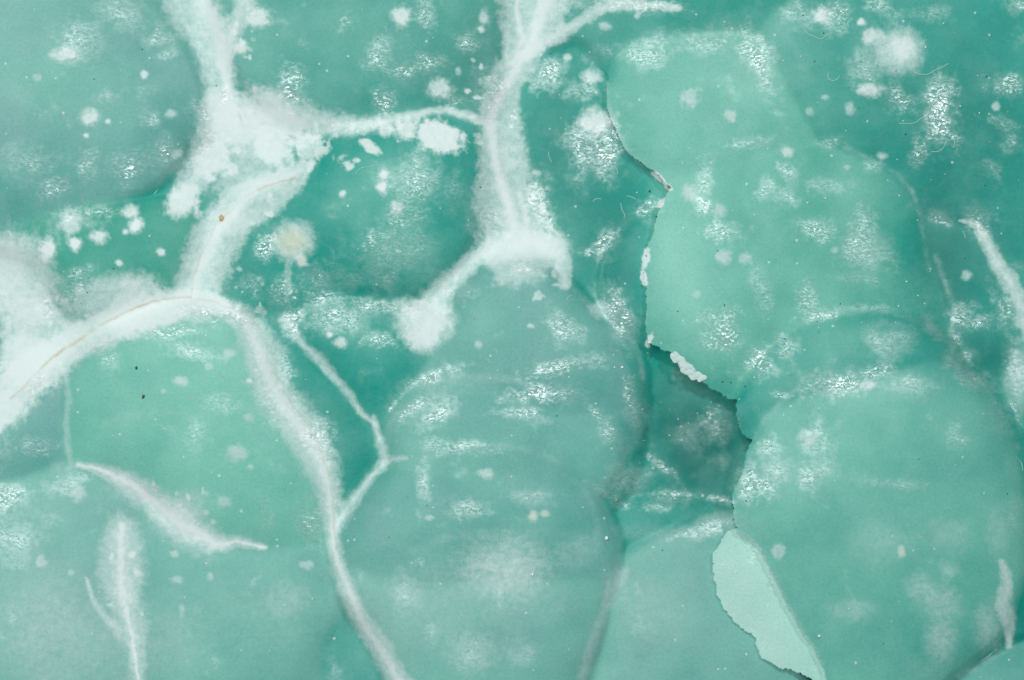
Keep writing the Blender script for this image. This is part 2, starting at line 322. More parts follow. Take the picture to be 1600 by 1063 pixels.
# soft milky blooms inside the translucent mineral, with sheen and sparkle haze painted in (no own outline)
for a in [(447,937,26,24,.22),(100,998,90,66,.24),(60,940,50,70,.14),(250,1000,60,60,.12),(700,950,120,60,.12),(1020,960,50,60,.12),(420,960,80,60,.10),(806,890,38,34,.50),(758,888,30,28,.30),(785,900,90,60,.08),(740,1025,32,26,.22),(815,1021,22,18,.18),(632,923,20,28,.16),(899,862,24,20,.14),
  (960,913,18,30,.14),(1467,940,30,22,.30),(1470,1001,20,30,.30),(1544,981,18,32,.32),(1331,954,30,14,.25),(1433,916,18,16,.28),(1482,889,12,12,.28),(1483,838,30,22,.2),(1375,849,40,30,.15),(1558,835,14,30,.18),
  (1355,391,30,30,.18),(1385,533,28,28,.14),(1588,587,16,46,.3),(1430,470,50,40,.06),(970,500,20,36,.15),(112,350,40,12,.2),(200,100,60,60,.05),(1420,601,40,20,.12),
  (1300,600,50,20,.14),(1204,735,40,30,.12),(1273,735,24,24,.12),(1135,820,40,18,.15),(1004,830,50,12,.12),(984,747,25,20,.16),(1073,679,24,26,.06),(1124,665,20,22,.08),(930,237,30,32,.12),(1468,176,20,38,.12),(1355,102,20,26,.12),(1185,100,30,40,.12),(640,282,32,28,.08),(615,400,50,40,.10),(580,485,70,14,.14),(700,600,50,16,.12),(660,640,40,18,.12)]:
    v, sl = blobf(a[0], a[1], a[2], a[3], 0, .85, .55); over(WHITE, sl, v*a[4])
# white radiating needles inside the bloom at the bottom centre
ax, ay = 779., 868.
sl = win(ax-120, ax+120, ay-40, ay+130)
th = np.arctan2(Y[sl]-ay, X[sl]-ax); rr = np.hypot(X[sl]-ax, Y[sl]-ay)
ray = vnoise(th*160+7, rr*.12, 9.0, 900)
over(WHITE, sl, np.clip(.10+.20*ray, 0, 1)*np.exp(-(rr/62)**2)*sm(4, 22, rr))

# chips of white along the broken cliff
CHIP = [(1009,404,6,15,8),(1006,436,6,12,-10),(1014,533,5,13,25),(1044,292,8,4,40),(1033,318,5,10,25),(1030,278,14,5,40)]
for (x, y, rx, ry, rot) in CHIP:
    v, sl = blobf(x, y, rx, ry, rot, .2, .5); over(WHITE, sl, v*.85*(LAB[sl] >= 0))

def blur_sp(F):
    for _ in range(2):
        for ax in (0, 1):
            c_ = np.cumsum(np.pad(F, [(6, 5) if a == ax else (0, 0) for a in (0, 1)], mode='edge'), axis=ax)
            F = (np.take(c_, np.arange(11, c_.shape[ax]), ax)-np.take(c_, np.arange(0, c_.shape[ax]-11), ax))/11
    return np.clip(F, 0, 1)
# druse: rough sparkling patches
SP = np.zeros(X.shape)
for a in [(125,64,24,28,0,.6),(193,20,30,16,0,.5),(250,55,18,16,0,.6),(264,88,12,10,0,.6),(169,154,14,8,0,.4),(44,257,30,22,0,.5),(207,268,28,20,-20,.9),(264,237,18,14,0,1),(288,250,26,12,-20,1),(318,220,14,18,20,1),(315,176,14,14,0,.8),(85,295,18,10,-30,.7),(159,330,30,6,0,.6),(457,139,15,28,0,1),(237,186,14,12,40,.7),(115,342,22,14,0,.6),(132,254,14,18,0,.6),(350,150,6,18,10,.7),
 (669,20,14,22,0,.7),(537,37,10,10,0,.5),(733,68,12,14,0,.9),(594,85,14,18,0,.7),(635,112,30,10,0,.7),(676,95,14,14,-30,.9),(598,159,13,18,0,.9),(710,156,14,12,0,.7),(767,146,20,26,0,.9),(855,118,22,14,-30,1),(906,139,18,16,0,.6),(930,237,30,32,0,1.1),(642,281,30,26,0,.7),(642,339,24,22,0,.6),(713,301,20,22,0,.6),(760,339,20,36,0,.8),(848,325,16,36,-10,.9),(1014,328,16,10,-30,.9),(1018,78,28,18,0,.7),(991,88,16,10,0,.6),(936,88,16,10,0,.6),(801,180,5,16,10,.9),(560,195,60,6,0,.5),(990,8,60,8,5,.7),
 (1250,24,20,18,0,.6),(1307,17,24,20,0,.8),(1378,17,22,9,30,.7),(1104,64,30,24,0,.6),(1185,95,16,44,-25,.9),(1195,120,10,20,-10,.8),(1355,102,18,28,0,.6),(1402,156,18,14,20,.9),(1468,176,20,40,-8,1.1),(1438,237,9,18,0,.9),(1578,132,22,11,0,.8),(1568,196,20,9,10,.7),(1577,224,14,12,0,.6),(1460,20,18,10,0,.5),(1592,7,14,12,0,.8),(1172,222,26,6,-8,.8),(1297,224,14,6,0,.7),(1236,271,12,16,0,.7),(1195,295,12,10,0,.6),(1229,308,14,8,0,.6),(1290,290,20,8,0,.7),(1100,281,12,24,0,.6),(1097,315,12,14,0,.8),(1345,342,16,20,0,.8),(1466,339,20,7,15,.9),(1527,345,14,18,0,.8),(1548,268,10,12,0,.6),(1365,261,14,8,0,.5),(1270,352,26,8,0,.6),
 (118,448,26,16,-30,.8),(84,472,16,28,-20,.7),(322,486,52,11,3,.9),(375,500,30,8,25,.9),(146,543,26,9,-15,.9),(71,597,30,12,-30,.9),(268,519,30,8,-5,.9),(170,560,10,16,20,.6),(305,550,34,10,10,.6),(417,380,10,16,0,1),(447,465,22,14,0,.9),(505,465,28,18,0,.9),(508,431,26,18,-20,.8),(457,502,12,18,0,1),(522,496,32,18,0,.8),(444,567,10,20,0,.6),(58,699,20,12,0,.7),(305,679,12,20,0,.4),(346,631,20,8,0,.5),(491,689,22,16,40,.8),(390,448,14,12,0,.6),(508,668,16,8,30,.6),(425,640,14,30,-30,.5),
 (574,377,10,14,0,.8),(615,400,46,36,0,.55),(608,431,26,14,-25,.8),(544,438,22,12,0,.8),(581,479,40,8,4,.9),(642,487,12,12,0,.8),(594,530,24,9,10,.8),(723,458,18,11,-30,.8),(831,418,34,9,10,.9),(947,380,16,14,-50,1),(923,394,12,5,0,1),(882,513,24,13,35,.9),(706,577,14,10,0,.6),(869,574,40,9,-12,.9),(933,560,14,10,0,.6),(665,594,42,8,-22,.8),(645,638,32,9,-30,.9),(682,651,24,12,-45,.9),(831,618,30,12,0,1),(875,618,30,10,0,.7),(818,650,26,7,10,.9),(926,645,5,16,-35,1),(953,682,12,22,-30,.7),(720,699,42,8,5,.8),(991,631,10,30,-10,1),(970,496,15,40,-28,1.1),(615,631,10,12,0,.6),
 (1128,364,22,12,0,.7),(1277,360,22,10,0,.7),(1355,357,16,18,0,.8),(1355,391,30,26,40,.7),(1331,377,10,8,0,1),(1189,458,12,32,-5,.6),(1260,472,12,20,0,.7),(1280,492,24,7,-8,.9),(1358,482,30,5,0,.6),(1131,523,26,20,0,1.1),(1189,562,12,22,5,1),(1229,540,14,12,0,.8),(1385,533,26,26,0,.5),(1456,513,9,18,-30,.8),(1490,540,10,22,0,.8),(1510,557,10,8,0,.7),(1311,601,40,14,-10,1.1),(1375,577,18,8,-15,1.2),(1426,601,24,10,0,.8),(1487,567,5,8,0,1.2),(1519,588,28,9,30,1.2),(1565,482,12,22,-20,.9),(1504,489,14,12,0,.8),(1531,506,16,8,0,.8),(1588,587,13,34,0,.6),(1588,641,5,20,-15,1),(1558,655,18,26,-30,.6),(1497,675,14,20,0,.4),(1223,618,12,5,0,.7),(1206,699,14,12,0,.7),(1273,682,18,18,0,.5),(1124,665,18,18,0,.7),(1073,679,20,16,0,.4),
 (14,774,20,14,0,.9),(24,838,32,28,0,.6),(105,757,28,10,-15,.6),(488,815,16,26,10,.8),(413,808,10,24,0,.4),(665,750,8,24,0,.6),(828,777,22,12,0,.5),(733,794,22,9,0,.7),(984,747,26,18,-20,.8),(1048,774,24,9,0,1),(970,788,12,6,0,1),(1025,791,18,6,0,.8),(947,771,24,4,25,1),(1036,730,26,4,38,.8),
 (1179,761,20,16,-35,1),(1209,737,20,14,-30,.6),(1273,740,16,22,20,.7),(1399,754,34,5,8,.5),(1175,866,12,10,0,.5),(1206,910,8,10,0,.6),(1067,774,10,12,0,1),(1131,784,18,6,10,.9),(1111,822,26,11,-18,.7),(1080,832,30,7,-10,.6),(740,1025,26,20,0,.4),(815,1021,14,12,0,.3),(632,923,14,20,0,.3),(1470,1001,14,24,0,.4),(1000,662,6,20,0,.5),(1590,810,10,20,0,.5),(1010,640,5,40,-8,.4)]:
    v, sl = blobf(a[0], a[1], a[2]*1.1, a[3]*1.1, a[4], .85, 1.25, 26*min(a[2], a[3])/20)
    SP[sl] = np.maximum(SP[sl], v*a[5])
SP = np.maximum(SP*np.clip(.95+.75*W1+.75*W2, 0, 1.5), .38*sm(.30, .85, fbm(X, Y, 75, 808, 4, .7)))

WHITE = 1-(1-WHITE)*(1-.12*blur_sp(SP))  # painted haze of the glints, whitening the sparkling patches
# broad colour zoning of the mineral, with pit shade and lobe sheen painted in
def zone(F, lst):
    for (x, y, rx, ry, st) in lst:
        F += st*np.exp(-(((X-x)/rx)**2+((Y-y)/ry)**2))
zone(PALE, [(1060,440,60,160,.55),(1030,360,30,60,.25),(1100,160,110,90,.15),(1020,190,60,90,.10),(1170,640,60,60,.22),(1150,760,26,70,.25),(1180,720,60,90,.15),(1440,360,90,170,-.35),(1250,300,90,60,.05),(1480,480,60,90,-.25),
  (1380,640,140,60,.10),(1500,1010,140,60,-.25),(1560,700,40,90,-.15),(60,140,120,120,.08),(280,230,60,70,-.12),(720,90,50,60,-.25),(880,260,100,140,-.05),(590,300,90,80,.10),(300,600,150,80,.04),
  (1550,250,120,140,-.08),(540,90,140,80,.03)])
zone(PALE, [(1120,700,70,90,-.35),(1020,590,70,60,-.3),(1000,440,40,90,-.12),(745,60,36,60,-.25),(650,150,80,22,-.22),(295,205,30,60,-.2),(375,420,36,50,-.2),(620,458,90,16,-.25),(715,370,34,60,-.15),(870,200,40,110,-.15),(490,610,40,70,-.12),(560,700,36,50,-.2),(1560,260,80,130,-.15),(1540,570,50,40,-.25),(945,845,24,40,-.15),(1450,480,40,70,-.12),(230,270,60,30,-.12),(1420,570,60,14,-.2),(560,60,80,50,.12),(110,100,90,80,.14),(600,300,60,60,.12),(830,540,80,60,.10),(1300,800,120,120,.05),(1080,690,100,100,-.45),(900,230,90,150,-.18),(960,400,70,90,-.15),(1500,160,110,130,-.15),(1500,430,80,80,-.15),(1090,690,80,90,-.3),(1100,640,90,60,-.25),(1130,740,50,60,-.3),(980,430,60,120,-.22),(1000,330,40,60,-.12),(280,230,30,40,-.15),(1550,560,60,50,-.3),(1550,180,90,180,-.1),(1560,700,30,60,-.1),(740,130,30,60,-.15),(380,430,40,50,-.12),(470,600,40,50,-.08),(620,455,70,20,-.12)])  # negative zones over the recessed pit and wall paint their shade
zone(BLUE, [(80,980,200,120,.25),(1030,980,120,100,.15),(1300,760,120,60,.1),(1010,60,150,60,.1),(0,60,120,200,.2)])  # blue-grey sheen on the lobes, painted as tint
PALE = PALE + .26*W3 + .10*W1 + .04*W2 + .16*fbm(X+30*W1, Y, 75, 909, 4, .65)
BLUE = np.clip(BLUE*(1+.35*fbm(X, Y, 70, 616, 4, .6)) + .22*fbm(X, Y, 190, 606, 4), 0, 1.3)
GREEN = np.clip(GREEN + .12*fbm(X, Y, 180, 707, 3), 0, 1)

ed = np.zeros(X.shape); ed[:, 1:] += LAB[:, 1:] != LAB[:, :-1]; ed[1:, :] += LAB[1:, :] != LAB[:-1, :]
def blur0(F, r, p):
    for _ in range(p):
        for ax in (0, 1):
            pad = [(0, 0), (0, 0)]; pad[ax] = (r+1, r)
            c_ = np.cumsum(np.pad(F, pad, mode='edge'), axis=ax)
            F = (np.take(c_, np.arange(2*r+1, c_.shape[ax]), ax)-np.take(c_, np.arange(0, c_.shape[ax]-2*r-1), ax))/(2*r+1)
    return F
for pts, st, w_ in [([(1462,400),(1473,431),(1483,458),(1490,492),(1484,525)], .22, 3), ([(1321,893),(1324,915),(1338,945)], .18, 2.5), ([(862,737),(903,757),(926,788),(934,838),(930,870)], .16, 3.5),
  ([(165,660),(230,645),(300,648),(370,640),(440,652)], .14, 5), ([(1215,40),(1240,75),(1262,120)], .14, 4), ([(640,612),(700,590),(790,592),(850,615)], .2, 4), ([(660,720),(730,700),(810,700),(870,722)], .18, 4), ([(640,862),(700,842),(780,840),(850,862)], .16, 4),
  ([(889,445),(913,470),(950,500),(990,537),(1004,590)], .22, 3), ([(948,130),(951,165),(966,208),(980,238),(1004,256)], .3, 2.5), ([(1178,684),(1202,648),(1246,606)], .25, 3), ([(1480,560),(1530,596),(1562,640),(1590,700)], .2, 3),
  ([(1321,230),(1365,251),(1395,268),(1419,291),(1434,325),(1441,365),(1450,420)], .22, 2.6), ([(1260,499),(1304,491),(1350,488),(1416,492),(1460,515)], .16, 4), ([(1180,850),(1210,905),(1245,970),(1285,1037)], .3, 2.5), ([(942,411),(940,440),(944,469)], .2, 2), ([(1500,1056),(1548,1029),(1576,1014),(1600,1010)], .3, 3), ([(500,560),(560,520),(640,500)], .1, 5), ([(1290,740),(1350,752),(1425,757)], .12, 6)]:
    p = catmull([(a, b, w_) for a, b in pts], False, 5); sl = win(p[:, 0].min()-20, p[:, 0].max()+20, p[:, 1].min()-20, p[:, 1].max()+20)
    q, d = seg_dist(p, X[sl]+WX[sl]*2.5, Y[sl]+WY[sl]*2.5); over(WHITE, sl, .62*st*np.exp(-(q/1.5)**2)*np.clip(.7+1.1*W1[sl]+.5*W2[sl], 0, 1.6))
rim = np.clip(blur0(np.clip(ed, 0, 1), 1, 2)*2.2, 0, 1)
over(WHITE, (slice(None), slice(None)), rim*.18*np.clip(.10+.32*fbm(X, Y, 60, 515, 3), 0, .34)*(.4+.6*sm(-1, 1, W2*2)))
# iron-stained hairlines
BR = np.zeros(X.shape)
for pts, st in [([(337,352,1.6),(352,338,1.4),(370,320,1.3),(383,308,1.3),(406,295,1.4),(437,285,1.3),(467,277,1.3)], .6),
  ([(340,346,1.4),(335,357,1.2),(325,378,1.2),(314,398,1.3),(306,420,1.2),(301,440,1.2),(299,465,1.3)], .55),
  ([(299,465,1.2),(270,466,1.2),(251,469,1.2),(225,476,1.2),(203,485,1.4),(169,502,1.6),(148,514,1.6),(135,524,2.0),(115,537,2.4),(100,546,1.8),(88,554,1.5),(70,570,1.4),(51,590,1.3),(17,624,1.2)], .75),
  ([(299,466,1.2),(330,471,1.2),(355,479,1.2),(385,492,1.2),(406,511,1.2),(422,545,1.2),(434,590,1.1),(449,620,1.1),(474,655,1.1),(494,690,1.1),(512,735,1.3),(520,780,1.4),(522,830,1.6),(527,860,1.4)], .38),
  ([(371,175,1),(378,190,1.1),(381,204,1)], .4),([(0,468,1),(12,486,1.2),(18,495,1)], .3),([(812,-30,1.5),(811,20,1.2),(816,60,1.2)], .15),([(779,205,1.5),(782,245,2),(792,285,1.5)], .15),([(190,880,2),(195,960,1.5)], .12)]:
    p = catmull(pts, False, 5); sl = win(p[:, 0].min()-12, p[:, 0].max()+12, p[:, 1].min()-12, p[:, 1].max()+12)
    q, d = seg_dist(p, X[sl]+WX[sl]*2.2, Y[sl]+WY[sl]*2.2)
    BR[sl] = np.maximum(BR[sl], st*np.exp(-(q/1.3)**2)*np.clip(.75+.9*W1[sl]+.5*W2[sl], 0.1, 1.3))

# ---------------------------------------------------------------- relief
def blur(F, r, passes=2):
    for _ in range(passes):
        for ax in (0, 1):
            pad = [(0, 0), (0, 0)]; pad[ax] = (r+1, r)
            c_ = np.cumsum(np.pad(F, pad, mode='edge'), axis=ax)
            F = (np.take(c_, np.arange(2*r+1, c_.shape[ax]), ax)-np.take(c_, np.arange(0, c_.shape[ax]-2*r-1), ax))/(2*r+1)
    return F
FILL = np.clip(FILL, 0, 1)
CRUST = ('pale round', 'large pale green', 'overlapping lobe', 'outer rim', 'largest round', 'dark green nodule in the upper', 'green lobe rising', 'dark green nodule beside', 'pale small lobe', 'nodule in the bottom right', 'green nodule along the top edge')
G1 = np.isin(LAB, [k for k, n in enumerate(NOD) if n['label'].startswith(CRUST)])
G2 = np.isin(LAB, [k for k, n in enumerate(NOD) if n['label'].startswith('pale milky')])
G1 |= (LAB < 0) & (X > 1330)
GRP = np.where(G1, 1, np.where(G2, 2, 0))
CW = np.clip(sm(100, 150, Y)+sm(1040, 1120, X), 0, 1)*sm(915, 945, X)      # where the broken edge is crisp
def gblur(F, rad, passes=3):
    out = F.copy(); soft = blur(F, rad+1, passes)
    for g in (0, 1, 2):
        m = (GRP == g).astype(float)
        a_ = blur(F*m, rad, passes); b_ = blur(m, rad, passes)
        out = np.where(GRP == g, a_/np.maximum(b_, 1e-6), out)
    return out*CW + soft*(1-CW)
Z = gblur(Z, 3, 3); Zw = blur(Z, 24, 2)
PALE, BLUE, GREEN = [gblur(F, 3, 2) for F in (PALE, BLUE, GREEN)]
Zw = np.maximum(Zw, Z-6)
FB_ = blur(FILL, 7, 2)
Z = Z*(1-.6*FB_) + .6*FB_*(Zw + 1 + 1.5*CORE)
Z += 2.4*fbm(X, Y, 120, 41, 2) + .16*fbm(X, Y, 30, 42, 2)
spt = np.clip(SST, 0, 1); Z += 1.6*spt*sm(0, .8, spt) + WHITE*(.9*vnoise(X, Y, 12, 51)+.5*vnoise(X, Y, 5.5, 53))
# crystal skin: fine all over, coarse in the druse patches
cr = vnoise(X+2*W2, Y, 5.2, 61); cr2 = vnoise(X, Y, 8.8, 63)
crys = (1-np.abs(cr)*1.7)*.6 + (1-np.abs(cr2)*1.5)*.6
GR = sm(.02, .9, SP)
Z += crys*(.42*GR + .03) 
edge = np.maximum(np.maximum(-250-X, X-1850), np.maximum(-250-Y, Y-1313))
Z -= np.clip(edge, 0, 400)**1.15*.9

def to_world(px, py, z):
    k = 1 - z/D
    return (px-CX)*k*U, (CY-py)*k*U, z*U
VX, VY, VZ = to_world(X, Y, Z)
P3 = np.stack([VX, VY, VZ], -1).astype(np.float32)
def slope(c, axis):
    d = np.diff(Z, axis=axis)/np.diff(c).reshape((1, -1) if axis else (-1, 1))
    pad0 = np.concatenate([np.take(d, [0], axis), d], axis); pad1 = np.concatenate([d, np.take(d, [-1], axis)], axis)
    mean = .5*(pad0+pad1); small = np.where(np.abs(pad0) < np.abs(pad1), pad0, pad1)
    return np.where(np.maximum(np.abs(pad0), np.abs(pad1)) > 3.0, small, mean)
sx_, sy_ = slope(xs, 1), slope(ys, 0)
# light spreads inside the waxy stone: the shading normal follows the broad form more than the creases
Zs = gblur(Z, 13, 2)
def slope2(c, axis): return np.gradient(Zs, c, axis=axis)
gx_, gy_ = slope2(xs, 1), slope2(ys, 0)
big = (np.hypot(gx_, gy_) > 1.0)
gx_ = np.where(big, sx_, gx_); gy_ = np.where(big, sy_, gy_)
kn = .64*(1-.7*FB_)
sx_ = kn*np.clip(sx_, -.7, .7)+(1-kn)*gx_; sy_ = kn*np.clip(sy_, -.7, .7)+(1-kn)*gy_
NRM = np.stack([-sx_, sy_, np.ones(Z.shape)], -1); NRM /= np.linalg.norm(NRM, axis=-1, keepdims=True)
if NRM[NY//2, NX//2, 2] < 0: NRM = -NRM

def surf(px, py):
    i = int(np.clip(np.searchsorted(xs, px), 1, NX-1)); j = int(np.clip(np.searchsorted(ys, py), 1, NY-1))
    return float(Z[j, i])

# ---------------------------------------------------------------- material
def new_mat(name):
    m = bpy.data.materials.new(name); m.use_nodes = True
    return m, m.node_tree.nodes, m.node_tree.links, m.node_tree.nodes['Principled BSDF']
mat, N, Lk, B = new_mat('botryoidal_mineral')
def nd(t, **k):
    n = N.new(t)
    for a, b in k.items(): setattr(n, a, b)
    return n
def mixc(fac, a, b, mode='MIX'):
    n = nd('ShaderNodeMix', data_type='RGBA', blend_type=mode, clamp_factor=True)
    for s, v in ((n.inputs[0], fac), (n.inputs[6], a), (n.inputs[7], b)):
        if isinstance(v, (tuple, float, int)): s.default_value = v
        else: Lk.new(v, s)
    return n.outputs[2]
def mth(op, a, b=None, clamp=False, c=None):
    n = nd('ShaderNodeMath', operation=op, use_clamp=clamp)
    for s, v in zip(n.inputs, (a, b, c)):
        if v is None: continue
        if isinstance(v, (float, int)): s.default_value = v
        else: Lk.new(v, s)
    return n.outputs[0]
A = nd('ShaderNodeAttribute', attribute_name='mask_a'); Bt = nd('ShaderNodeAttribute', attribute_name='mask_b')
sa = nd('ShaderNodeSeparateColor'); Lk.new(A.outputs['Color'], sa.inputs[0])
sb = nd('ShaderNodeSeparateColor'); Lk.new(Bt.outputs['Color'], sb.inputs[0])
white0, spark, pale, brown = sa.outputs[0], sa.outputs[1], sa.outputs[2], A.outputs['Alpha']
blue, green, cream = sb.outputs[0], sb.outputs[1], sb.outputs[2]
tc = nd('ShaderNodeTexCoord')
def noise(scale, det=4, rough=.6):
    n = nd('ShaderNodeTexNoise'); n.inputs['Scale'].default_value = scale; n.inputs['Detail'].default_value = det
    n.inputs['Roughness'].default_value = rough; Lk.new(tc.outputs['Object'], n.inputs['Vector']); return n.outputs[0]
n1 = noise(160, 6, .65); n2 = noise(2600, 3, .7); n3 = noise(45, 5, .6)
DEEP = (0.001, 0.285, 0.226, 1); PALEC = (0.205, 0.535, 0.430, 1); BLUEC = (0.185, 0.385, 0.365, 1); GREENC = (0.055, 0.340, 0.190, 1); WHITEC = (0.675, 0.765, 0.75, 1)
col = mixc(mth('MULTIPLY', blue, .82), DEEP, BLUEC)  # blue-grey tint, painted-in sheen included
col = mixc(mth('MULTIPLY', green, .7), col, GREENC)
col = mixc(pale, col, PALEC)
col = mixc(mth('MULTIPLY', pale, -1.0, True), col, (.001, .155, .128, 1))  # darker teal for negative zones, including the painted pit shade
milk = mth('MULTIPLY', mth('SUBTRACT', pale, 1.0), .9, True)
col = mixc(milk, col, (.46, .69, .62, 1))
# powdery, crumbly edge of the white mineral
n4 = noise(3300, 3, .7); n5 = noise(900, 4, .65)
bell = mth('MULTIPLY', mth('MULTIPLY', white0, mth('SUBTRACT', 1.0, white0)), 4.0)
pw = mth('ADD', mth('MULTIPLY', mth('SUBTRACT', n4, .5), .55), mth('MULTIPLY', mth('SUBTRACT', n5, .5), .75))
white = mth('MULTIPLY_ADD', bell, pw, c=white0, clamp=True)
# mottling and fine grain in the stone
mott = mth('MULTIPLY', mth('SUBTRACT', n1, .47), .55, True)
col = mixc(mott, col, (.30, .56, .50, 1))
gr = mth('MULTIPLY_ADD', mth('SUBTRACT', n2, .5), .42, c=1.0)
hs = nd('ShaderNodeHueSaturation'); Lk.new(col, hs.inputs['Color']); Lk.new(gr, hs.inputs['Value']); col = hs.outputs[0]
# dust-fine white flecks
vo = nd('ShaderNodeTexVoronoi'); vo.inputs['Scale'].default_value = 900; Lk.new(tc.outputs['Object'], vo.inputs['Vector'])
vs = nd('ShaderNodeSeparateColor'); Lk.new(vo.outputs['Color'], vs.inputs[0])
fl = mth('MULTIPLY', mth('GREATER_THAN', vs.outputs[0], .90), mth('LESS_THAN', vo.outputs['Distance'], mth('MULTIPLY', vs.outputs[1], .22)))
col = mixc(mth('MULTIPLY', fl, .45), col, (.7, .78, .74, 1))
col = mixc(mth('MULTIPLY', spark, .20), col, (.45, .68, .62, 1))  # glint brightness painted into the colour of the sparkling patches
# calcite
wh = mixc(mth('MULTIPLY', mth('SUBTRACT', n3, .45), 1.2, True), WHITEC, (.70, .765, .735, 1))
col = mixc(mth('MULTIPLY', white, 1.42, True), col, (.445, .620, .580, 1))
wf = mth('MULTIPLY', mth('SUBTRACT', white, .68), 3.1, True)
col = mixc(wf, col, wh)
col = mixc(cream, col, (.66, .66, .44, 1))
col = mixc(mth('MULTIPLY', brown, .8, True), col, (.46, .37, .22, 1))
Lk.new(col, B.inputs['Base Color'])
rough = mth('MULTIPLY_ADD', spark, -.28, c=.50)
rough = mth('ADD', rough, mth('MULTIPLY', white, .10))
Lk.new(mth('MAXIMUM', rough, .20), B.inputs['Roughness'])
B.inputs['IOR'].default_value = 1.75
Lk.new(mth('MULTIPLY_ADD', spark, .7, c=.17), B.inputs['Specular IOR Level'])
bp = nd('ShaderNodeBump'); bp.inputs['Strength'].default_value = 1.0
Lk.new(mth('MULTIPLY_ADD', spark, .15, c=.06), bp.inputs['Strength'])
bp.inputs['Distance'].default_value = .00010
Lk.new(noise(2300, 4, .75), bp.inputs['Height']); Lk.new(bp.outputs[0], B.inputs['Normal'])
# every tiny crystal of the druse is a flat facet with its own tilt
def vmath(op, a, b=None, sc=None):
    n = nd('ShaderNodeVectorMath', operation=op)
    Lk.new(a, n.inputs[0])
    if b is not None:
        if isinstance(b, tuple): n.inputs[1].default_value = b
        else: Lk.new(b, n.inputs[1])
    if sc is not None:
        if isinstance(sc, float): n.inputs['Scale'].default_value = sc
        else: Lk.new(sc, n.inputs['Scale'])
    return n.outputs[0]
wn = nd('ShaderNodeTexNoise'); wn.inputs['Scale'].default_value = 900; wn.inputs['Detail'].default_value = 2
Lk.new(tc.outputs['Object'], wn.inputs['Vector'])
wv = vmath('ADD', vmath('MULTIPLY', tc.outputs['Object'], (.72, 1.6, .5)), vmath('SCALE', vmath('SUBTRACT', wn.outputs['Color'], (.5, .5, .5)), sc=.0014))
fv = nd('ShaderNodeTexVoronoi'); fv.inputs['Scale'].default_value = 3100; Lk.new(wv, fv.inputs['Vector'])
tilt = vmath('MULTIPLY', vmath('SUBTRACT', fv.outputs['Color'], (.5, .5, .5)), (1.0, 1.0, 0))
tilt = vmath('SCALE', tilt, sc=mth('MULTIPLY_ADD', spark, .60, c=.05))
Lk.new(vmath('NORMALIZE', vmath('ADD', bp.outputs[0], tilt)), B.inputs['Normal'])

def plain(name, c, rough=.5, spec=.5):
    m, n, l, b = new_mat(name)
    t = n.new('ShaderNodeTexNoise'); t.inputs['Scale'].default_value = 900
    mx = n.new('ShaderNodeMix'); mx.data_type = 'RGBA'; l.new(t.outputs[0], mx.inputs[0])
    mx.inputs[6].default_value = (*[v*.8 for v in c], 1); mx.inputs[7].default_value = (*[min(1, v*1.15) for v in c], 1)
    l.new(mx.outputs[2], b.inputs['Base Color']); b.inputs['Roughness'].default_value = rough
    return m

# ---------------------------------------------------------------- cut the relief into its parts
q = lambda F: np.maximum(np.maximum(F[:-1, :-1], F[1:, :-1]), np.maximum(F[:-1, 1:], F[1:, 1:]))
zc = np.stack([Z[:-1, :-1], Z[1:, :-1], Z[:-1, 1:], Z[1:, 1:]]); lc = np.stack([LAB[:-1, :-1], LAB[1:, :-1], LAB[:-1, 1:], LAB[1:, 1:]])
FL = np.take_along_axis(lc, zc.argmax(0)[None], 0)[0]
nN, nV = len(NOD), len(VEINS)
c = (slice(None, -1), slice(None, -1))
FL = np.where((VST[c] > .26), nN+1+VID[c], FL)
FL = np.where((SID[c] >= 0) & (VST[c] < .45), nN+1+nV+SID[c], FL)
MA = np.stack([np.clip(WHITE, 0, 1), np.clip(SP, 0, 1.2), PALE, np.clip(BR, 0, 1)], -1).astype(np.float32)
MB = np.stack([BLUE, GREEN, np.clip(CREAM, 0, 1), np.ones(X.shape)], -1).astype(np.float32)
idx = np.arange(NX*NY).reshape(NY, NX)
quads = np.stack([idx[:-1, :-1], idx[1:, :-1], idx[1:, 1:], idx[:-1, 1:]], -1).reshape(-1, 4)
flat = FL.reshape(-1)
order = np.argsort(flat, kind='stable'); sf = flat[order]
ids, starts = np.unique(sf, return_index=True); ends = np.append(starts[1:], len(sf))
Pf = P3.reshape(-1, 3); Nf = NRM.reshape(-1, 3).astype(np.float32); MAf = MA.reshape(-1, 4); MBf = MB.reshape(-1, 4)
def mesh_of(name, faces):
    u, inv = np.unique(faces.reshape(-1), return_inverse=True)
    me = bpy.data.meshes.new(name); me.vertices.add(len(u)); me.vertices.foreach_set('co', Pf[u].reshape(-1))
    n = len(faces); me.loops.add(4*n); me.loops.foreach_set('vertex_index', inv.astype(np.int32).reshape(-1))
    me.polygons.add(n); me.polygons.foreach_set('loop_start', np.arange(0, 4*n, 4, dtype=np.int32))
    try: me.polygons.foreach_set('loop_total', np.full(n, 4, np.int32))
    except Exception: pass
    me.update(calc_edges=True)
    for nm, F in (('mask_a', MAf), ('mask_b', MBf)):
        at = me.attributes.new(nm, 'FLOAT_COLOR', 'POINT'); at.data.foreach_set('color', F[u].reshape(-1))
    me.polygons.foreach_set('use_smooth', np.ones(n, bool))
    me.normals_split_custom_set_from_vertices(Nf[u])
    me.materials.append(mat)
    return me
def link(name, me, parent=None):
    o = bpy.data.objects.new(name, me); S.collection.objects.link(o)
    if parent: o.parent = parent
    return o
root = bpy.data.objects.new('mineral_specimen', None); S.collection.objects.link(root)
root.location = (0, 0, -200*U)
root['label'] = 'bumpy blue-green mineral specimen of fused rounded nodules laced with white veins'
root['category'] = 'mineral'
made = {}; spots_todo = []
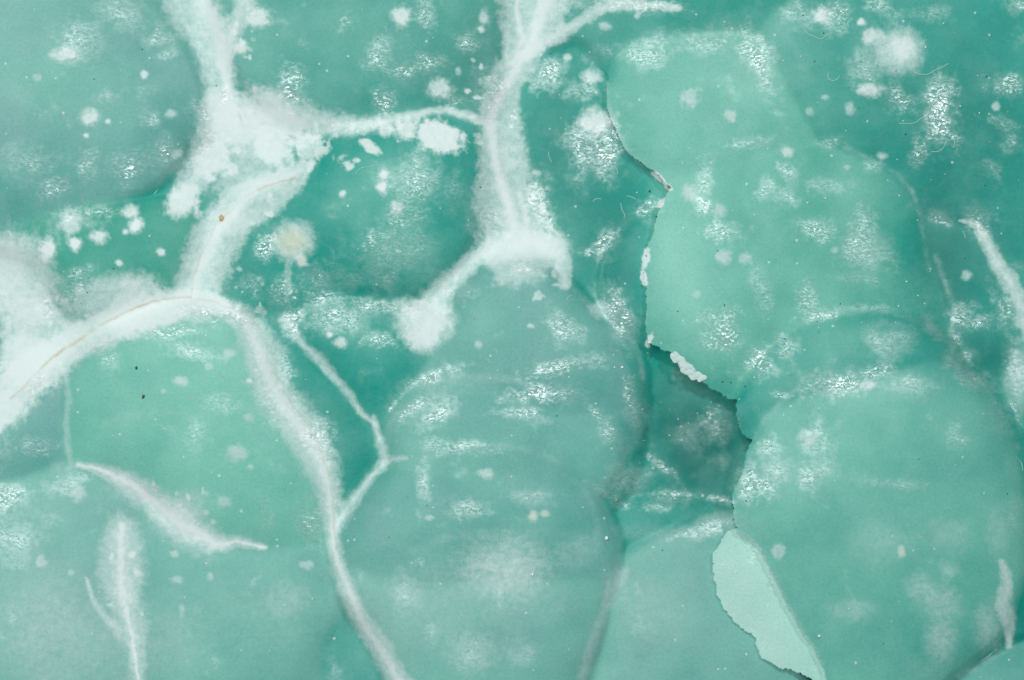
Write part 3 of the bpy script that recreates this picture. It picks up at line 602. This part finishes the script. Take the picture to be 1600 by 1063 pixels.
for i, s, e in zip(ids, starts, ends):
    fc = quads[order[s:e]]
    if i < 0: name, lab = 'matrix', 'deep green base mineral between the nodules'
    elif i < nN: name, lab = 'nodule', NOD[i]['label']
    elif i == nN: continue
    elif i < nN+1+nV: name, lab = 'white_vein', VEINS[i-nN-1]
    else:
        spots_todo.append((i-nN-1-nV, fc)); continue
    o = link(name, mesh_of(name, fc), root); o['label'] = lab; o.location = (0, 0, 200*U)
    made[i] = o
for k, fc in spots_todo:
    x, y = SPOTS[k][:2]
    j = int(np.searchsorted(ys, y)); ii = int(np.searchsorted(xs, x)); L = int(LAB[j, ii])
    link('white_spot', mesh_of('white_spot', fc), made.get(L, made[-1] if -1 in made else root))

# ---------------------------------------------------------------- scalloped white chips on the cliff edge: small fused beads
import bmesh
white_m = plain('calcite_bead', (.50, .66, .62), .6)
def lump(r, flat, seed, sub=2, rough=.18):
    bm = bmesh.new(); bmesh.ops.create_icosphere(bm, subdivisions=sub, radius=1.0)
    rs = np.random.RandomState(seed); off = rs.rand(3)*10
    for v in bm.verts:
        n = math.sin(v.co.x*2.3+off[0])*math.sin(v.co.y*2.9+off[1])+math.sin(v.co.z*3.1+off[2])*.6
        v.co *= r*(1+rough*n); v.co.z *= flat
    return bm
def bm_obj(name, bm, m, parent=None, smooth=True):
    me = bpy.data.meshes.new(name); bm.to_mesh(me); bm.free()
    me.polygons.foreach_set('use_smooth', np.full(len(me.polygons), smooth)); me.materials.append(m)
    return link(name, me, parent)
cliff = next(k for k, n in enumerate(NOD) if n['label'].startswith('large pale green nodule'))
for k, (x, y, r) in enumerate([(1055,560,7),(1062,557,8),(1066,568,8),(1073,577,9),(1081,574,8),(1083,585,9),(1095,589,7),(1069,560,6)]):
    z = 4
    b = bm_obj('white_bead', lump(r*U*.92, .28, k+20, 3, .45), white_m, made.get(cliff, root))
    b.location = to_world(x, y, z)
    if b.parent and b.parent is not root: pass

# ---------------------------------------------------------------- lint fibres and grains of dust resting on the stone
lint_m = plain('lint', (.42, .62, .56), .6)
def fibre(pts, r, label):
    p = catmull([(a, b, 0) for a, b in pts], False, 6)
    c0 = p[len(p)//2]
    zz = np.array([surf(a[0], a[1]) for a in p]); zz = np.maximum(zz, np.convolve(np.pad(zz, 3, 'edge'), np.ones(7)/7, 'valid'))
    w3 = [Vector(to_world(a[0], a[1], z+r)) for a, z in zip(p, zz)]
    org = w3[len(p)//2].copy()
    bm = bmesh.new(); rings = []
    for i, v in enumerate(w3):
        t = (w3[min(i+1, len(w3)-1)]-w3[max(i-1, 0)]).normalized(); s = t.cross(Vector((0, 0, 1))).normalized(); u = s.cross(t)
        rr = r*U*(.55 if i in (0, len(w3)-1) else 1)
        rings.append([bm.verts.new(v-org+(s*math.cos(a)+u*math.sin(a))*rr) for a in (k*math.pi/3 for k in range(6))])
    for a, b in zip(rings[:-1], rings[1:]):
        for k in range(6): bm.faces.new((a[k], a[(k+1) % 6], b[(k+1) % 6], b[k]))
    bm.faces.new(rings[0][::-1]); bm.faces.new(rings[-1])
    o = bm_obj('lint_fibre', bm, lint_m); o.location = org
    o['label'] = label; o['category'] = 'fibre'; o['group'] = 'lint fibres lying on the mineral'
FB = [([(555,274),(560,266),(567,262),(582,261)], 'pale bent lint fibre on the round nodule below the thin cross vein'),
 ([(857,237),(858,246),(862,254)], 'short curved lint fibre near the left side of the deep green wall'),
 ([(959,257),(964,265),(965,274)], 'curled lint fibre just below the big sparkling patch'),
 ([(926,315),(932,311),(940,311)], 'tiny arched lint fibre low on the deep green wall'),
 ([(970,317),(972,328),(976,336),(975,342)], 'upright wavy lint fibre near the broken cliff edge'),
 ([(979,306),(987,308),(994,312)], 'short slanting lint fibre just left of the broken cliff edge'),
 ([(1255,44),(1262,53),(1272,57),(1283,61),(1292,55),(1304,51)], 'long wavy pale lint fibre near the top right'),
 ([(1426,112),(1438,116),(1450,116),(1463,109),(1474,104),(1482,99)], 'long lint fibre curving right from the large fuzzy white spot'),
 ([(1404,193),(1418,193),(1430,192),(1438,186),(1447,182)], 'lint fibre touching the left side of the tall sparkling patch'),
 ([(1455,237),(1465,237),(1473,232),(1480,220)], 'hooked lint fibre below the tall sparkling patch'),
 ([(1492,220),(1491,226),(1489,232)], 'tiny upright lint fibre below the tall sparkling patch'),
 ([(1294,112),(1294,122),(1300,126),(1308,124),(1312,118)], 'cup-shaped lint fibre on the lobe at the top right'),
 ([(772,545),(777,550),(776,556)], 'short curved lint fibre at the centre of the domed nodule'),
 ([(762,560),(765,566),(770,568)], 'tiny bent lint fibre on the domed nodule under the white triangle'),
 ([(1022,860),(1020,870),(1026,882),(1036,889)], 'round looped lint fibre on the blue-green lobe'),
 ([(1588,715),(1596,723),(1598,736)], 'lint fibre at the right edge of the largest nodule'),
 ([(1531,1034),(1545,1025),(1560,1012)], 'lint fibre across the groove in the bottom right corner'),
 ([(1504,361),(1507,366),(1508,372)], 'tiny lint fibre near the short right-hand vein'),
 ([(240,304),(246,297),(251,289)], 'straight lint fibre on the upper left nodule'),
 ([(526,250),(529,254),(533,256)], 'tiny straight lint fibre right of the white fork'),
 ([(602,40),(604,47),(603,52)], 'tiny lint fibre on the top green nodule'),
 ([(885,470),(888,464),(894,462)], 'thin lint fibre on the right shoulder of the domed nodule'),
 ([(993,691),(1000,689),(1010,689)], 'thin level lint fibre at the left rim of the pit')]
for pts, lab in FB: fibre(pts, .52, lab)
# two short white needles on the shoulder of the largest nodule
for pts in ([(1246,607),(1232,618),(1219,629)], [(1211,638),(1203,647),(1195,655)]):
    pass

grain_m = {'pale': plain('dust_pale', (.78, .84, .80), .5), 'tan': plain('dust_tan', (.55, .38, .16), .6), 'dark': plain('dust_dark', (.05, .06, .045), .7)}
protos = {}
LABG = {'pale': 'tiny pale dust grain lying on the green mineral', 'tan': 'tiny tan dust grain lying on the green mineral', 'dark': 'tiny dark dust grain lying on the green mineral'}
def grain(kind, x, y, r, label=None, stretch=1.0):
    if kind not in protos:
        o = bm_obj('dust_grain', lump(U, .7, hash(kind) % 7+3, 1, .25), grain_m[kind]); protos[kind] = o; new = o
    else:
        new = protos[kind].copy(); S.collection.objects.link(new)
    new.location = to_world(x, y, surf(x, y)+r*.45)
    new.scale = (r*stretch, r, r); new.rotation_euler = (0, 0, random.uniform(0, 6.28))
    new['label'] = label or LABG[kind]; new['category'] = 'dust grain'; new['group'] = kind + ' dust grains scattered over the mineral'
grain('tan', 346, 341, 4.2, 'largest brown grain, stuck in the forked white vein', 1.3)
grain('dark', 213, 575, 2.4, 'round dark grain at the left of the pale dome')
grain('dark', 224, 620, 2.2, 'oval dark grain on the left half of the pale dome', 1.6)
grain('pale', 948, 841, 3.6, 'bright white grain in the groove right of the bottom centre lobes')
grain('pale', 832, 898, 2.6, 'bright white grain on the bloom of the bottom centre lobe')
grain('pale', 1280, 994, 2.8, 'bright white grain low on the largest nodule')
grain('tan', 963, 782, 2.2, 'orange grain at the corner of the triangular facet')
grain('tan', 1044, 293, 2.0, 'rusty grain at the notch where the two cliff nodules meet')
grain('dark', 1015, 299, 1.8, 'black grain beside the notch of the broken cliff')
grain('pale', 972, 574, 2.2, 'cream grain on the slope left of the pit', 1.3)
for x, y in [(996,302),(1475,37),(1446,74),(1527,119),(1536,137),(1530,177),(1560,326),(1434,344),(1401,249),(1405,305),(1453,421),(1454,424),(1416,440),(1434,462),(1444,474),(1405,478),(1218,527),(1400,504),(1112,628),(1090,645),(1105,645),(1060,655),(1075,662),(1066,688),(1005,640),(1045,680),(960,575),(958,554),(965,548),(874,149),(962,160),(860,201),(884,202),(1223,94),(1252,89),(1187,249),(1200,233),(1262,316),(1145,330),(1330,300),(1289,309),(690,430),(560,390),(500,430),(930,630)]:
    grain('pale', x+random.uniform(-1, 1), y+random.uniform(-1, 1), random.uniform(.9, 1.7))
for x, y in [(8,247),(127,316),(157,97),(473,792),(492,443),(775,470),(1129,253),(1133,152),(1136,156),(1171,54),(1268,120),(1417,29),(1379,70),(1490,50),(1492,51),(1537,138),(1519,188),(1547,222),(1575,175),(1592,282),(1107,330),(1202,508),(1228,550),(1212,530),(1186,640),(1154,586),(1170,638),(1090,667),(1012,553),(1034,628),(1046,638),(1055,641),(954,547),(893,571),(742,497),(1573,1018),(1252,45),(1433,330),(1243,861),(1120,392),(1595,338)]:
    grain('tan', x+random.uniform(-1, 1), y+random.uniform(-1, 1), random.uniform(.9, 1.5))
for x, y in [(147,124),(222,77),(338,134),(136,457),(177,420),(608,840),(667,790),(1035,860),(1255,24),(1287,52),(1273,96),(1400,111),(1541,120),(1342,169),(1415,210),(1129,597),(1142,598),(1164,604),(1134,620),(1121,392),(1132,477),(1226,530),(1279,519),(1277,502),(1313,475),(1508,404),(1166,783),(1380,1006),(1574,772),(1539,290),(590,61),(750,293),(860,84),(1059,487),(1003,447),(870,650),(1435,718)]:
    grain('dark', x, y, random.uniform(.9, 1.5))
